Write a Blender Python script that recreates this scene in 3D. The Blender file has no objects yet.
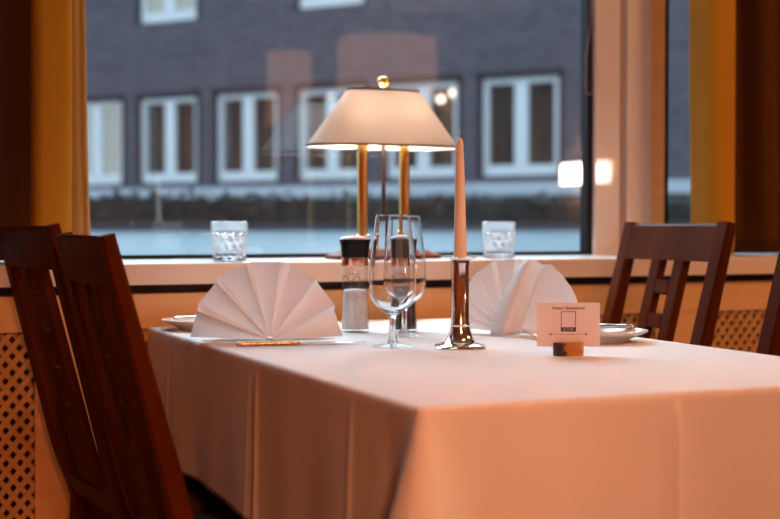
import bpy, bmesh, math, random
from mathutils import Vector, Matrix
random.seed(7)
PI = math.pi
scene = bpy.context.scene
COL = scene.collection

# ------------------------------------------------------------------ materials
def mat(name, color=(.8, .8, .8), rough=.5, metal=0., **kw):
    m = bpy.data.materials.new(name); m.use_nodes = True
    b = m.node_tree.nodes['Principled BSDF']
    b.inputs['Base Color'].default_value = (*color, 1)
    b.inputs['Roughness'].default_value = rough
    b.inputs['Metallic'].default_value = metal
    for k, v in kw.items():
        b.inputs[k].default_value = v
    return m

def nodes(m):
    nt = m.node_tree
    return nt, nt.nodes['Principled BSDF'], nt.links

def noise_color(m, c1, c2, scale=(8, 8, 8), detail=5, lo=.35, hi=.65, bump=0., bump_dist=.002):
    nt, b, L = nodes(m)
    tc = nt.nodes.new('ShaderNodeTexCoord'); mp = nt.nodes.new('ShaderNodeMapping')
    mp.inputs['Scale'].default_value = scale
    nz = nt.nodes.new('ShaderNodeTexNoise'); nz.inputs['Detail'].default_value = detail; nz.inputs['Scale'].default_value = 1
    cr = nt.nodes.new('ShaderNodeValToRGB')
    cr.color_ramp.elements[0].position = lo; cr.color_ramp.elements[0].color = (*c1, 1)
    cr.color_ramp.elements[1].position = hi; cr.color_ramp.elements[1].color = (*c2, 1)
    L.new(tc.outputs['Object'], mp.inputs[0]); L.new(mp.outputs[0], nz.inputs['Vector'])
    L.new(nz.outputs[0], cr.inputs[0]); L.new(cr.outputs[0], b.inputs['Base Color'])
    if bump:
        bp = nt.nodes.new('ShaderNodeBump'); bp.inputs['Strength'].default_value = bump; bp.inputs['Distance'].default_value = bump_dist
        L.new(nz.outputs[0], bp.inputs['Height']); L.new(bp.outputs[0], b.inputs['Normal'])
    return m

def cloth_mat(name, color, weave=900., bump=.15, trans=0.):
    m = mat(name, color, .9)
    nt, b, L = nodes(m)
    b.inputs['Specular IOR Level'].default_value = .15
    tc = nt.nodes.new('ShaderNodeTexCoord')
    nz = nt.nodes.new('ShaderNodeTexNoise'); nz.inputs['Scale'].default_value = weave; nz.inputs['Detail'].default_value = 2
    bp = nt.nodes.new('ShaderNodeBump'); bp.inputs['Strength'].default_value = bump; bp.inputs['Distance'].default_value = .0006
    L.new(tc.outputs['Object'], nz.inputs['Vector']); L.new(nz.outputs[0], bp.inputs['Height']); L.new(bp.outputs[0], b.inputs['Normal'])
    if trans:
        tr = nt.nodes.new('ShaderNodeBsdfTranslucent'); tr.inputs[0].default_value = (*color, 1)
        mx = nt.nodes.new('ShaderNodeMixShader'); mx.inputs[0].default_value = trans
        out = nt.nodes['Material Output']
        L.new(b.outputs[0], mx.inputs[1]); L.new(tr.outputs[0], mx.inputs[2]); L.new(mx.outputs[0], out.inputs[0])
    return m

def emit_mat(name, color, strength):
    m = bpy.data.materials.new(name); m.use_nodes = True
    nt = m.node_tree; nt.nodes.clear()
    e = nt.nodes.new('ShaderNodeEmission'); e.inputs[0].default_value = (*color, 1); e.inputs[1].default_value = strength
    o = nt.nodes.new('ShaderNodeOutputMaterial'); nt.links.new(e.outputs[0], o.inputs[0])
    return m

def pane_mat(name, tint=(1, 1, 1), boost=1.0):
    """clear window glass: lets light straight through and mirrors by Fresnel"""
    m = bpy.data.materials.new(name); m.use_nodes = True
    nt = m.node_tree; nt.nodes.clear(); L = nt.links
    tr = nt.nodes.new('ShaderNodeBsdfTransparent'); tr.inputs[0].default_value = (*tint, 1)
    gl = nt.nodes.new('ShaderNodeBsdfGlossy'); gl.inputs['Roughness'].default_value = 0.0
    ge = nt.nodes.new('ShaderNodeNewGeometry'); dt = nt.nodes.new('ShaderNodeVectorMath'); dt.operation = 'DOT_PRODUCT'
    L.new(ge.outputs['Incoming'], dt.inputs[0]); L.new(ge.outputs['Normal'], dt.inputs[1])
    def mth(op, a, b_=None):
        q = nt.nodes.new('ShaderNodeMath'); q.operation = op
        for i_, v_ in enumerate((a, b_)):
            if v_ is None: continue
            if isinstance(v_, (int, float)): q.inputs[i_].default_value = v_
            else: L.new(v_, q.inputs[i_])
        return q.outputs[0]
    fr_o = mth('ADD', .04, mth('MULTIPLY', .96, mth('POWER', mth('SUBTRACT', 1., mth('ABSOLUTE', dt.outputs['Value'])), 5.)))
    mu = nt.nodes.new('ShaderNodeMath'); mu.operation = 'MULTIPLY'; mu.inputs[1].default_value = boost
    mx = nt.nodes.new('ShaderNodeMixShader'); o = nt.nodes.new('ShaderNodeOutputMaterial')
    mu.use_clamp = True; L.new(fr_o, mu.inputs[0]); L.new(mu.outputs[0], mx.inputs[0])
    L.new(tr.outputs[0], mx.inputs[1]); L.new(gl.outputs[0], mx.inputs[2]); L.new(mx.outputs[0], o.inputs[0])
    return m

def glass_mat(name, ior=1.5, rough=0., color=(1, 1, 1)):
    return mat(name, color, rough, **{'Transmission Weight': 1., 'IOR': ior})

def wood(name, c1, c2, scale, rough=.35, coat=0., bump=.05):
    m = mat(name, c1, rough, **{'Coat Weight': coat, 'Coat Roughness': .15})
    return noise_color(m, c1, c2, scale, 6, .3, .7, bump, .001)

M = {}
M['cloth'] = cloth_mat('white_linen', (.83, .80, .77), 18, .12)
M['napkin'] = cloth_mat('napkin_linen', (.93, .89, .87), 60, .1, .38)
M['sill'] = mat('painted_sill', (.60, .60, .60), .25)
M['sill_front'] = wood('pale_beech', (.86, .73, .61), (.90, .78, .67), (3, 14, 30), .4)
M['beech'] = wood('beech_panel', (.84, .50, .21), (.90, .57, .26), (2, 10, 40), .4)
M['lattice'] = wood('beech_lattice', (.60, .33, .11), (.68, .39, .15), (20, 20, 20), .45)
M['gap'] = mat('dark_recess', (.035, .014, .008), .8)
M['dark_back'] = mat('lattice_back_dark', (.02, .010, .006), .9)  # near-black sheet standing for the shade behind the lattice
M['post'] = noise_color(mat('post_paint', (.74, .62, .58), .35, **{'Coat Weight': 1., 'Coat Roughness': .0}), (.78, .70, .67), (.82, .74, .71), (12, 12, 3))
M['post_plain'] = mat('post_paint_matt', (.80, .72, .69), .4)
M['frame'] = mat('dark_gasket', (.012, .009, .009), .3, **{'Specular IOR Level': .12})
M['pane'] = pane_mat('window_glass', (.97, .985, 1.0), 2.4)
M['wall'] = mat('warm_plaster', (.38, .21, .10), .8)
M['ceiling'] = mat('ceiling_paint', (.7, .55, .42), .9)
M['floor'] = wood('floor_oak', (.09, .045, .02), (.14, .07, .03), (2, 20, 20), .4)
M['chair'] = wood('mahogany', (.058, .011, .003), (.125, .028, .007), (6, 6, 2), .38)
M['chair'].node_tree.nodes['Principled BSDF'].inputs['Specular IOR Level'].default_value = .02
M['seat'] = cloth_mat('seat_fabric', (.035, .018, .014), 600, .3)
M['brass'] = mat('brass', (.86, .50, .14), .22, 1.)
M['chrome'] = mat('polished_metal', (.93, .88, .83), .10, 1.)
M['silver'] = mat('cutlery_steel', (.80, .76, .70), .18, 1.)
M['gilt'] = noise_color(mat('gilt_handle', (.75, .50, .25), .25, 1.), (.55, .32, .14), (.95, .72, .42), (160, 160, 160), 3, .4, .6, .6, .002)
M['lampwood'] = wood('lamp_base_wood', (.085, .022, .010), (.14, .04, .017), (30, 10, 30), .5)
M['lampwood'].node_tree.nodes['Principled BSDF'].inputs['Specular IOR Level'].default_value = .05
M['trim'] = mat('shade_trim', (.06, .02, .012), .6)
M['rod'] = mat('dark_rod', (.06, .03, .025), .35, .6)
M['glass'] = glass_mat('clear_glass', 1.5)
M['foot_glass'] = glass_mat('clear_foot_glass', 1.5)
nt, b, L = nodes(M['foot_glass'])
tr = nt.nodes.new('ShaderNodeBsdfTransparent'); m2 = nt.nodes.new('ShaderNodeMixShader'); m2.inputs[0].default_value = .6
L.new(b.outputs[0], m2.inputs[1]); L.new(tr.outputs[0], m2.inputs[2]); L.new(m2.outputs[0], nt.nodes['Material Output'].inputs[0])
M['crystal'] = glass_mat('cut_crystal', 1.5, .0)
nt, b, L = nodes(M['crystal'])
tr = nt.nodes.new('ShaderNodeBsdfTranslucent'); tr.inputs[0].default_value = (.9, .9, .92, 1); df = nt.nodes.new('ShaderNodeBsdfDiffuse'); df.inputs[0].default_value = (.9, .9, .92, 1)
m1 = nt.nodes.new('ShaderNodeMixShader'); L.new(tr.outputs[0], m1.inputs[1]); L.new(df.outputs[0], m1.inputs[2])
m2 = nt.nodes.new('ShaderNodeMixShader'); m2.inputs[0].default_value = .10; L.new(b.outputs[0], m2.inputs[1]); L.new(m1.outputs[0], m2.inputs[2])
L.new(m2.outputs[0], nt.nodes['Material Output'].inputs[0])
M['wax'] = mat('candle_wax', (.97, .74, .55), .45, **{'Subsurface Weight': .1, 'Subsurface Radius': (.02, .008, .004), 'Subsurface Scale': .5})
M['wick'] = mat('wick', (.55, .45, .38), .9)
M['porcelain'] = mat('porcelain', (.84, .80, .76), .12)
M['mill_black'] = mat('mill_plastic', (.006, .005, .005), .3, **{'Specular IOR Level': .2})
M['jar'] = pane_mat('thin_jar_glass', (.98, .98, .98), 1.)
M['mill_top'] = mat('mill_dome', (.75, .72, .72), .25)
M['copper'] = mat('copper_collar', (.80, .42, .26), .2, 1.)
M['salt'] = noise_color(mat('rock_salt', (.9, .7, .6), .6), (.88, .74, .66), (.97, .91, .87), (200, 200, 200), 3, .35, .65, .3, .002)
M['pepper'] = noise_color(mat('peppercorns', (.05, .03, .02), .6), (.012, .007, .005), (.10, .045, .025), (230, 230, 230), 3, .4, .62, .8, .003)
M['card'] = mat('card_stock', (.88, .80, .77), .6)
M['ink'] = mat('black_ink', (.018, .012, .012), .6)
M['bead'] = mat('bead_metal', (.22, .10, .06), .4, .2)
M['curtain'] = cloth_mat('golden_curtain', (.66, .33, .03), 300, .3, .25)
M['curtain_shaded'] = cloth_mat('shaded_curtain_brown', (.11, .040, .010), 300, .3, .15)  # dark copy of the golden curtain: shade of its folds put into the colour
M['curtain_sheer'] = cloth_mat('sheer_curtain', (.62, .36, .14), 300, .3, .45)

# shade: lit fabric
m = bpy.data.materials.new('lamp_fabric'); m.use_nodes = True
nt = m.node_tree; b = nt.nodes['Principled BSDF']; b.inputs['Base Color'].default_value = (.64, .57, .52, 1); b.inputs['Roughness'].default_value = .9
tr = nt.nodes.new('ShaderNodeBsdfTranslucent'); tr.inputs[0].default_value = (.60, .53, .48, 1)
mx = nt.nodes.new('ShaderNodeMixShader'); mx.inputs[0].default_value = .5
nt.links.new(b.outputs[0], mx.inputs[1]); nt.links.new(tr.outputs[0], mx.inputs[2]); nt.links.new(mx.outputs[0], nt.nodes['Material Output'].inputs[0])
M['shade'] = m
M['bulb'] = emit_mat('lamp_bulb', (1, .85, .71), 400)

# log slice: bark on one flank, cut wood on the rest
m = wood('log_wood', (.42, .15, .035), (.60, .26, .07), (60, 60, 200), .55)
nt, b, L = nodes(m)
old = b.inputs['Base Color'].links[0].from_socket
tc = nt.nodes.new('ShaderNodeTexCoord'); sx = nt.nodes.new('ShaderNodeSeparateXYZ')
L.new(tc.outputs['Object'], sx.inputs[0])
nz = nt.nodes.new('ShaderNodeTexNoise'); nz.inputs['Scale'].default_value = 220
L.new(tc.outputs['Object'], nz.inputs['Vector'])
ad = nt.nodes.new('ShaderNodeMath'); ad.operation = 'MULTIPLY_ADD'; ad.inputs[1].default_value = .02; L.new(nz.outputs[0], ad.inputs[0]); L.new(sx.outputs[0], ad.inputs[2])
lt = nt.nodes.new('ShaderNodeMath'); lt.operation = 'LESS_THAN'; lt.inputs[1].default_value = .003; L.new(ad.outputs[0], lt.inputs[0])
mc = nt.nodes.new('ShaderNodeMix'); mc.data_type = 'RGBA'
L.new(lt.outputs[0], mc.inputs[0]); L.new(old, mc.inputs[6]); mc.inputs[7].default_value = (.05, .02, .012, 1)
L.new(mc.outputs[2], b.inputs['Base Color'])
M['log'] = m

# exterior
m = mat('dark_brick', (.1, .1, .12), .85)
nt, b, L = nodes(m)
tc = nt.nodes.new('ShaderNodeTexCoord'); mp = nt.nodes.new('ShaderNodeMapping'); mp.inputs['Rotation'].default_value = (PI/2, 0, 0)
bk = nt.nodes.new('ShaderNodeTexBrick'); bk.inputs['Scale'].default_value = 2.6
bk.inputs['Color1'].default_value = (.068, .066, .082, 1); bk.inputs['Color2'].default_value = (.112, .106, .124, 1); bk.inputs['Mortar'].default_value = (.155, .15, .17, 1)
bk.inputs['Mortar Size'].default_value = .02
L.new(tc.outputs['Object'], mp.inputs[0]); L.new(mp.outputs[0], bk.inputs['Vector']); L.new(bk.outputs[0], b.inputs['Base Color'])
M['brick'] = m
M['ext_frame'] = mat('white_window_paint', (.84, .86, .84), .5)
M['ext_reveal'] = mat('dark_reveal', (.03, .03, .035), .8)
M['ext_glass'] = pane_mat('dark_house_glass', (.80, .80, .80), .4)
M['ext_room'] = noise_color(mat('brown_curtains', (.1, .06, .04), .9), (.025, .016, .012), (.34, .18, .085), (4, 1, .5), 2)
M['ext_blind'] = mat('glowing_pale_blind', (.70, .72, .66), .8, **{'Emission Color': (.75, .78, .66, 1), 'Emission Strength': .42})  # weak glow added, sky light alone leaves the blinds dim
M['ledge'] = mat('stone_ledge', (.58, .64, .68), .7)
M['parapet'] = noise_color(mat('pale_wall', (.60, .70, .78), .7), (.20, .27, .29), (.27, .34, .36), (1.5, 1.5, 4), 3)
M['coping'] = mat('dark_coping', (.03, .035, .045), .6)
M['hedge'] = noise_color(mat('hedge_leaf', (.02, .05, .03), .7), (.006, .010, .010), (.014, .030, .022), (3, 3, 3), 3)
M['street'] = mat('asphalt', (.10, .105, .11), .8)
M['ext_lamp'] = emit_mat('house_lamp', (1, .85, .65), 6)

# ------------------------------------------------------------------ mesh helpers
def link(name, bm, material, parent=None, smooth=False, loc=None, rotz=None, auto=None):
    me = bpy.data.meshes.new(name); bm.normal_update(); bm.to_mesh(me); bm.free()
    for p in me.polygons: p.use_smooth = smooth
    if smooth and auto:
        me.set_sharp_from_angle(angle=math.radians(auto))
    o = bpy.data.objects.new(name, me); COL.objects.link(o)
    if material is not None: me.materials.append(material)
    if parent: o.parent = parent
    if loc: o.location = loc
    if rotz is not None: o.rotation_euler = (0, 0, rotz)
    return o

def empty(name, loc=(0, 0, 0), rotz=0.):
    o = bpy.data.objects.new(name, None); o.empty_display_size = .05; COL.objects.link(o)
    o.location = loc; o.rotation_euler = (0, 0, rotz); return o

def tag(o, label=None, cat=None, group=None, kind=None):
    if label: o['label'] = label
    if cat: o['category'] = cat
    if group: o['group'] = group
    if kind: o['kind'] = kind
    return o

def add_box(bm, x0, x1, y0, y1, z0, z1, bevel=0., seg=2, mtx=None):
    t = bmesh.new()
    bmesh.ops.create_cube(t, size=1)
    bmesh.ops.scale(t, vec=(x1-x0, y1-y0, z1-z0), verts=t.verts)
    bmesh.ops.translate(t, vec=((x0+x1)/2, (y0+y1)/2, (z0+z1)/2), verts=t.verts)
    if bevel: bmesh.ops.bevel(t, geom=list(t.edges), offset=bevel, segments=seg, profile=.5, affect='EDGES')
    if mtx is not None: t.transform(mtx)
    merge(bm, t)

def merge(bm, t):
    me = bpy.data.meshes.new('tmp'); t.to_mesh(me); t.free(); bm.from_mesh(me); bpy.data.meshes.remove(me)

def box(x0, x1, y0, y1, z0, z1, bevel=0., seg=2):
    bm = bmesh.new(); add_box(bm, x0, x1, y0, y1, z0, z1, bevel, seg); return bm

def add_lathe(bm, prof, seg=48, cx=0., cy=0., closed=False, fr=None, sx=1., sy=1.):
    """revolve (r, z) points; fr(angle, z) optional radius factor"""
    rings = []
    for r, z in prof:
        if r < 1e-6:
            rings.append([bm.verts.new((cx, cy, z))])
        else:
            ring = []
            for i in range(seg):
                a = 2*PI*i/seg; k = fr(a, z) if fr else 1.
                ring.append(bm.verts.new((cx+r*k*sx*math.cos(a), cy+r*k*sy*math.sin(a), z)))
            rings.append(ring)
    n = len(rings)
    for j in range(n if closed else n-1):
        A, B = rings[j], rings[(j+1) % n]
        for i in range(seg):
            i2 = (i+1) % seg
            if len(A) == 1 and len(B) == 1: continue
            if len(A) == 1: bm.faces.new((A[0], B[i2], B[i]))
            elif len(B) == 1: bm.faces.new((A[i], A[i2], B[0]))
            else: bm.faces.new((A[i], A[i2], B[i2], B[i]))

def lathe(prof, seg=48, **k):
    bm = bmesh.new(); add_lathe(bm, prof, seg, **k); bmesh.ops.recalc_face_normals(bm, faces=bm.faces); return bm

def add_tube(bm, pts, r, seg=10):
    pts = [Vector(p) for p in pts]; rings = []
    for i, p in enumerate(pts):
        d = (pts[min(i+1, len(pts)-1)]-pts[max(i-1, 0)]).normalized()
        a = d.orthogonal().normalized() if abs(d.z) > .9 else d.cross(Vector((0, 0, 1))).normalized()
        if abs(d.z) > .9: a = Vector((1, 0, 0)); a = (a-d*a.dot(d)).normalized()
        b = d.cross(a); rr = r[i] if isinstance(r, (list, tuple)) else r
        rings.append([bm.verts.new(p+a*rr*math.cos(2*PI*k/seg)+b*rr*math.sin(2*PI*k/seg)) for k in range(seg)])
    for A, B in zip(rings, rings[1:]):
        for k in range(seg): bm.faces.new((A[k], A[(k+1) % seg], B[(k+1) % seg], B[k]))
    bm.faces.new(rings[0][::-1]); bm.faces.new(rings[-1])

def add_sweep(bm, path, wy, tx, bev=.004):
    """rectangular section swept along path of (x, z) in the local XZ plane, centred at y=path[2]; section wy across y, tx along normal"""
    rings = []
    n = len(path)
    for i, p in enumerate(path):
        x, z, y = p[0], p[1], p[2]
        a = path[max(i-1, 0)]; c = path[min(i+1, n-1)]
        d = Vector((c[0]-a[0], 0, c[1]-a[1])).normalized(); nn = Vector((d.z, 0, -d.x))
        t = tx[i] if isinstance(tx, (list, tuple)) else tx
        ring = []
        hx, hy = t/2, wy/2
        for (u, v) in ((-hx, -hy+bev), (-hx+bev, -hy), (hx-bev, -hy), (hx, -hy+bev), (hx, hy-bev), (hx-bev, hy), (-hx+bev, hy), (-hx, hy-bev)):
            ring.append(bm.verts.new(Vector((x, y, z))+nn*u+Vector((0, v, 0))))
        rings.append(ring)
    for A, B in zip(rings, rings[1:]):
        for k in range(8): bm.faces.new((A[k], A[(k+1) % 8], B[(k+1) % 8], B[k]))
    bm.faces.new(rings[0][::-1]); bm.faces.new(rings[-1])
    bmesh.ops.recalc_face_normals(bm, faces=bm.faces)

def grid(nu, nv, f, thick=0.):
    bm = bmesh.new(); V = [[bm.verts.new(f(i/nu, j/nv)) for j in range(nv+1)] for i in range(nu+1)]
    for i in range(nu):
        for j in range(nv): bm.faces.new((V[i][j], V[i+1][j], V[i+1][j+1], V[i][j+1]))
    if thick: thicken(bm, thick)
    return bm

def thicken(bm, t):
    bm.normal_update()
    old = list(bm.verts); m = {}
    faces = list(bm.faces)
    for v in old: m[v] = bm.verts.new(v.co - v.normal*t)
    bnd = [e for e in bm.edges if e.is_boundary]
    for f in faces: bm.faces.new([m[v] for v in reversed(f.verts)])
    for e in bnd:
        a, b = e.verts
        lf = e.link_faces[0]; vs = list(lf.verts); i = vs.index(a)
        if vs[(i+1) % len(vs)] == b: a, b = b, a
        try: bm.faces.new((a, b, m[b], m[a]))
        except ValueError: pass
    bmesh.ops.recalc_face_normals(bm, faces=bm.faces)

def struct(name, bm, m, parent=None, smooth=False):
    o = link(name, bm, m, parent, smooth)
    if parent is None: o['kind'] = 'structure'
    return o

def copy_tree(o, parent=None):
    c = o.copy(); COL.objects.link(c)
    if parent is not None: c.parent = parent
    for ch in list(o.children): copy_tree(ch, c)
    return c

# ------------------------------------------------------------------ the room
X0, X1, Y0, ZC = -2.6, 5.6, -4.6, 2.75
WF = 2.61      # face of the panelling under the sill
struct('floor', box(X0-.2, X1+.2, Y0-.2, 3.1, -.12, 0), M['floor'])
struct('ceiling', box(X0-.2, X1+.2, Y0-.2, 3.1, ZC, ZC+.12), M['ceiling'])
M['wall_dark'] = wood('warm_panelling', (.42, .17, .05), (.50, .21, .07), (12, 12, 2), .5)
struct('wall_left', box(X0-.15, X0, Y0-.15, 3.05, 0, ZC), M['wall_dark'])
struct('wall_right', box(X1, X1+.15, Y0-.15, 3.05, 0, ZC), M['wall'])
struct('wall_back', box(X0, X1, Y0-.15, Y0, 0, ZC), M['wall'])
# window wall: outer masonry below the sill, piers at both ends, header
bm = bmesh.new()
add_box(bm, X0, X1, 2.66, 3.05, 0, .826)
add_box(bm, X0, -.55, 2.62, 3.05, .8705, ZC)
add_box(bm, 3.75, X1, 2.62, 3.05, .8705, ZC)
add_box(bm, -.55, 3.75, 2.62, 3.05, 2.35, ZC)
struct('wall_front', bm, M['wall'])
# sill board: white top, pale beech front edge
struct('trim_1', box(X0, X1, 2.594, 2.905, .8285, .8705, .003), M['sill'])
struct('trim_2', box(X0, X1, 2.588, 2.594, .8285, .8695, .0015), M['sill_front'])
struct('trim_3', box(X0, X1, 2.63, 2.66, .60, .829), M['gap'])
# panelling
bm = bmesh.new()
add_box(bm, X0, X1, WF, 2.63, .7415, .8105, .0015)
ST = [(-1.15, -1.02), (.40, .526), (1.805, 1.931), (3.21, 3.336)]
for a, b_ in ST: add_box(bm, a, b_, WF+.001, 2.63, .12, .7415, .0015)
add_box(bm, X0, X1, WF, 2.63, .0, .12, .0015)
struct('trim_4', bm, M['beech'])
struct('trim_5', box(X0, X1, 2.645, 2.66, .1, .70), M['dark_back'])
# diagonal lattice, one panel between each two stiles
def lattice(name, xa, xb, za, zb):
    bm = bmesh.new()
    sp = .0260; w = .0098; slope = 1.2
    ang = math.atan(slope); H = zb-za
    for layer, sg in ((0, 1), (1, -1)):
        y0 = WF+.004+layer*.005
        k = xa-H/slope-sp
        while k < xb+H/slope+sp:
            # strip centre line x = k + sg*(z-za)/slope ; clip to the panel
            hw = w/2/math.sin(ang)
            pts = []
            for z in (za, zb): pts.append((k+sg*(z-za)/slope, z))
            (xA, zA), (xB, zB) = pts
            def zat(x): return za+sg*(x-k)*slope
            lo, hi = min(xA, xB), max(xA, xB)
            if hi > xa and lo < xb:
                if xA < xa: xA, zA = xa, zat(xa)
                if xA > xb: xA, zA = xb, zat(xb)
                if xB < xa: xB, zB = xa, zat(xa)
                if xB > xb: xB, zB = xb, zat(xb)
                if abs(zA-zB) > .004:
                    vs = []
                    for yy in (y0, y0+.005):
                        vs.append([bm.verts.new((xA-hw, yy, zA)), bm.verts.new((xA+hw, yy, zA)), bm.verts.new((xB+hw, yy, zB)), bm.verts.new((xB-hw, yy, zB))])
                    A, B = vs
                    bm.faces.new(A); bm.faces.new(B[::-1])
                    for i in range(4): bm.faces.new((A[i], B[i], B[(i+1) % 4], A[(i+1) % 4]))
            k += sp
    bmesh.ops.recalc_face_normals(bm, faces=bm.faces)
    return struct(name, bm, M['lattice'])
lattice('trim_6', -1.02, .40, .12, .7415)
lattice('trim_7', .526, 1.805, .12, .7415)
lattice('trim_8', 1.931, 3.21, .12, .7415)

# window 1 and window 2: dark frame with a pane
def window(name, xa, xb):
    bm = bmesh.new()
    add_box(bm, xa, xb, 2.898, 2.932, .8705, .880)
    add_box(bm, xa, xb, 2.898, 2.932, 2.30, 2.35)
    add_box(bm, xa, xa+.016, 2.898, 2.932, .880, 2.30)
    add_box(bm, xb-.016, xb, 2.898, 2.932, .880, 2.30)
    w = struct(name, bm, M['frame'])
    link('pane', box(xa+.016, xb-.016, 2.910, 2.914, .880, 2.30), M['pane'], w)
    return w
window('window_1', -.55, 1.813)
window('window_2', 2.023, 3.75)
# the post between them: two pale faces with a groove, and a beech edge
struct('trim_9', box(1.813, 1.884, 2.886, 2.935, .8705, 2.35, .0012), M['post'])
struct('trim_10', box(1.884, 1.907, 2.920, 2.935, .8705, 2.35), M['post_plain'])
struct('trim_11', box(1.907, 1.979, 2.886, 2.935, .8705, 2.35, .0012), M['post_plain'])
struct('trim_13', box(1.979, 2.023, 2.890, 2.935, .8705, 2.35, .0012), M['beech'])

# ------------------------------------------------------------------ table and cloth
TX0, TX1, TY0, TY1, TZ = .602, 1.335, 1.305, 2.556, .75
t = empty('dining_table', ((TX0+TX1)/2, (TY0+TY1)/2, 0))
tag(t, 'wooden dining table hidden beneath the white tablecloth', 'table')
hx, hy = (TX1-TX0)/2-.006, (TY1-TY0)/2-.006
link('tabletop', box(-hx, hx, -hy, hy, .715, .744, .003), M['chair'], t)
for cy in (-.36, .36):
    link('pedestal', box(-.028, .028, cy-.035, cy+.035, .04, .715, .004), M['chair'], t)
link('base', box(-.030, .030, -.55, .55, 0, .04, .006), M['chair'], t)

def cloth():
    bm = bmesh.new()
    R = .006; drop = .240
    W, D = TX1-TX0, TY1-TY0
    # perimeter with dense sampling; s measured from the near-left corner going along the front to the right, then back, left
    N = {'f': 150, 'r': 200, 'b': 120, 'l': 260}
    per = []   # (x, y, nx, ny, side, u)
    cr = .010; cs = 8
    def corner(cx, cy, a0):
        for i in range(cs+1):
            a = a0+PI/2*i/cs
            per.append((cx+cr*math.cos(a), cy+cr*math.sin(a), math.cos(a), math.sin(a)))
    corner(TX0+cr, TY0+cr, PI)
    for i in range(1, N['f']): per.append((TX0+cr+(W-2*cr)*i/N['f'], TY0, 0, -1))
    corner(TX1-cr, TY0+cr, 1.5*PI)
    for i in range(1, N['r']): per.append((TX1, TY0+cr+(D-2*cr)*i/N['r'], 1, 0))
    corner(TX1-cr, TY1-cr, 0)
    for i in range(1, N['b']): per.append((TX1-cr-(W-2*cr)*i/N['b'], TY1, 0, 1))
    corner(TX0+cr, TY1-cr, PI/2)
    for i in range(1, N['l']): per.append((TX0, TY1-cr-(D-2*cr)*i/N['l'], -1, 0))
    corners = [(TX0, TY0), (TX1, TY0), (TX1, TY1), (TX0, TY1)]
    def ridge(v, c, w): return math.exp(-((v-c)/w)**2)
    def disp(x, y, nx, ny, h):
        """outward offset at drop h below the edge"""
        q = h/drop
        o = .003*q
        if ny < -.9:    # front side
            o += .0045*q*math.sin(x*17+.6)+.0030*q*math.sin(x*41+2.)
            o += .0042*ridge(x, .930, .005)*1.6*min(1, q*6)
        elif nx < -.9:  # left side
            o += .0045*q*math.sin(y*13.5+.4)+.0022*q*math.sin(y*33+1.)
            o += .0030*ridge(y, 1.868, .006)*min(1, q*6)+.0016*ridge(y, 1.905, .006)*min(1, q*6)
            o += .0024*ridge(y, 2.385, .006)*min(1, q*6)+.0026*ridge(y, 1.50, .006)*min(1, q*5)
        elif nx > .9:
            o += .0055*q*math.sin(y*15)
        if ny > .5: return o*.25
        for k, (cx, cy) in enumerate(corners):
            d = math.hypot(x-cx, y-cy)
            if k in (0, 1):
                o += .075*q**1.1*math.exp(-(d/(.020+.030*q))**2) - .009*q*math.exp(-((d-.078)/.026)**2)
        return o
    rings = []
    for a in (90, 60, 30, 0):   # rounded edge
        an = math.radians(a)
        rings.append([(x-nx*R*(1-math.cos(an)), y-ny*R*(1-math.cos(an)), TZ-R*(1-math.sin(an))) for x, y, nx, ny in per])
    K = 26
    for k in range(1, K+1):
        h = (drop-R)*k/K
        ring = []
        for x, y, nx, ny in per:
            side = min(1, max(0, (x-TX0-.05)/.25)); side = side*side*(3-2*side)
            hh = h*(1-.30*side); o = disp(x, y, nx, ny, h)
            sag = .004*math.sin(x*9+y*7)*(k/K)
            ring.append((x+nx*o, y+ny*o, TZ-R-hh+sag))
        rings.append(ring)
    VR = [[bm.verts.new(p) for p in r] for r in rings]
    n = len(per)
    for A, B in zip(VR, VR[1:]):
        for i in range(n): bm.faces.new((A[i], A[(i+1) % n], B[(i+1) % n], B[i]))
    # flat top, one face
    bm.faces.new(VR[0])
    bmesh.ops.recalc_face_normals(bm, faces=bm.faces)
    return bm
o = link('tablecloth', cloth(), M['cloth'], None, True)
md = o.modifiers.new('thickness', 'SOLIDIFY'); md.thickness = .0012; md.offset = -1
tag(o, 'long white linen tablecloth hanging in ironed creases from the dining table', 'tablecloth')

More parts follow.
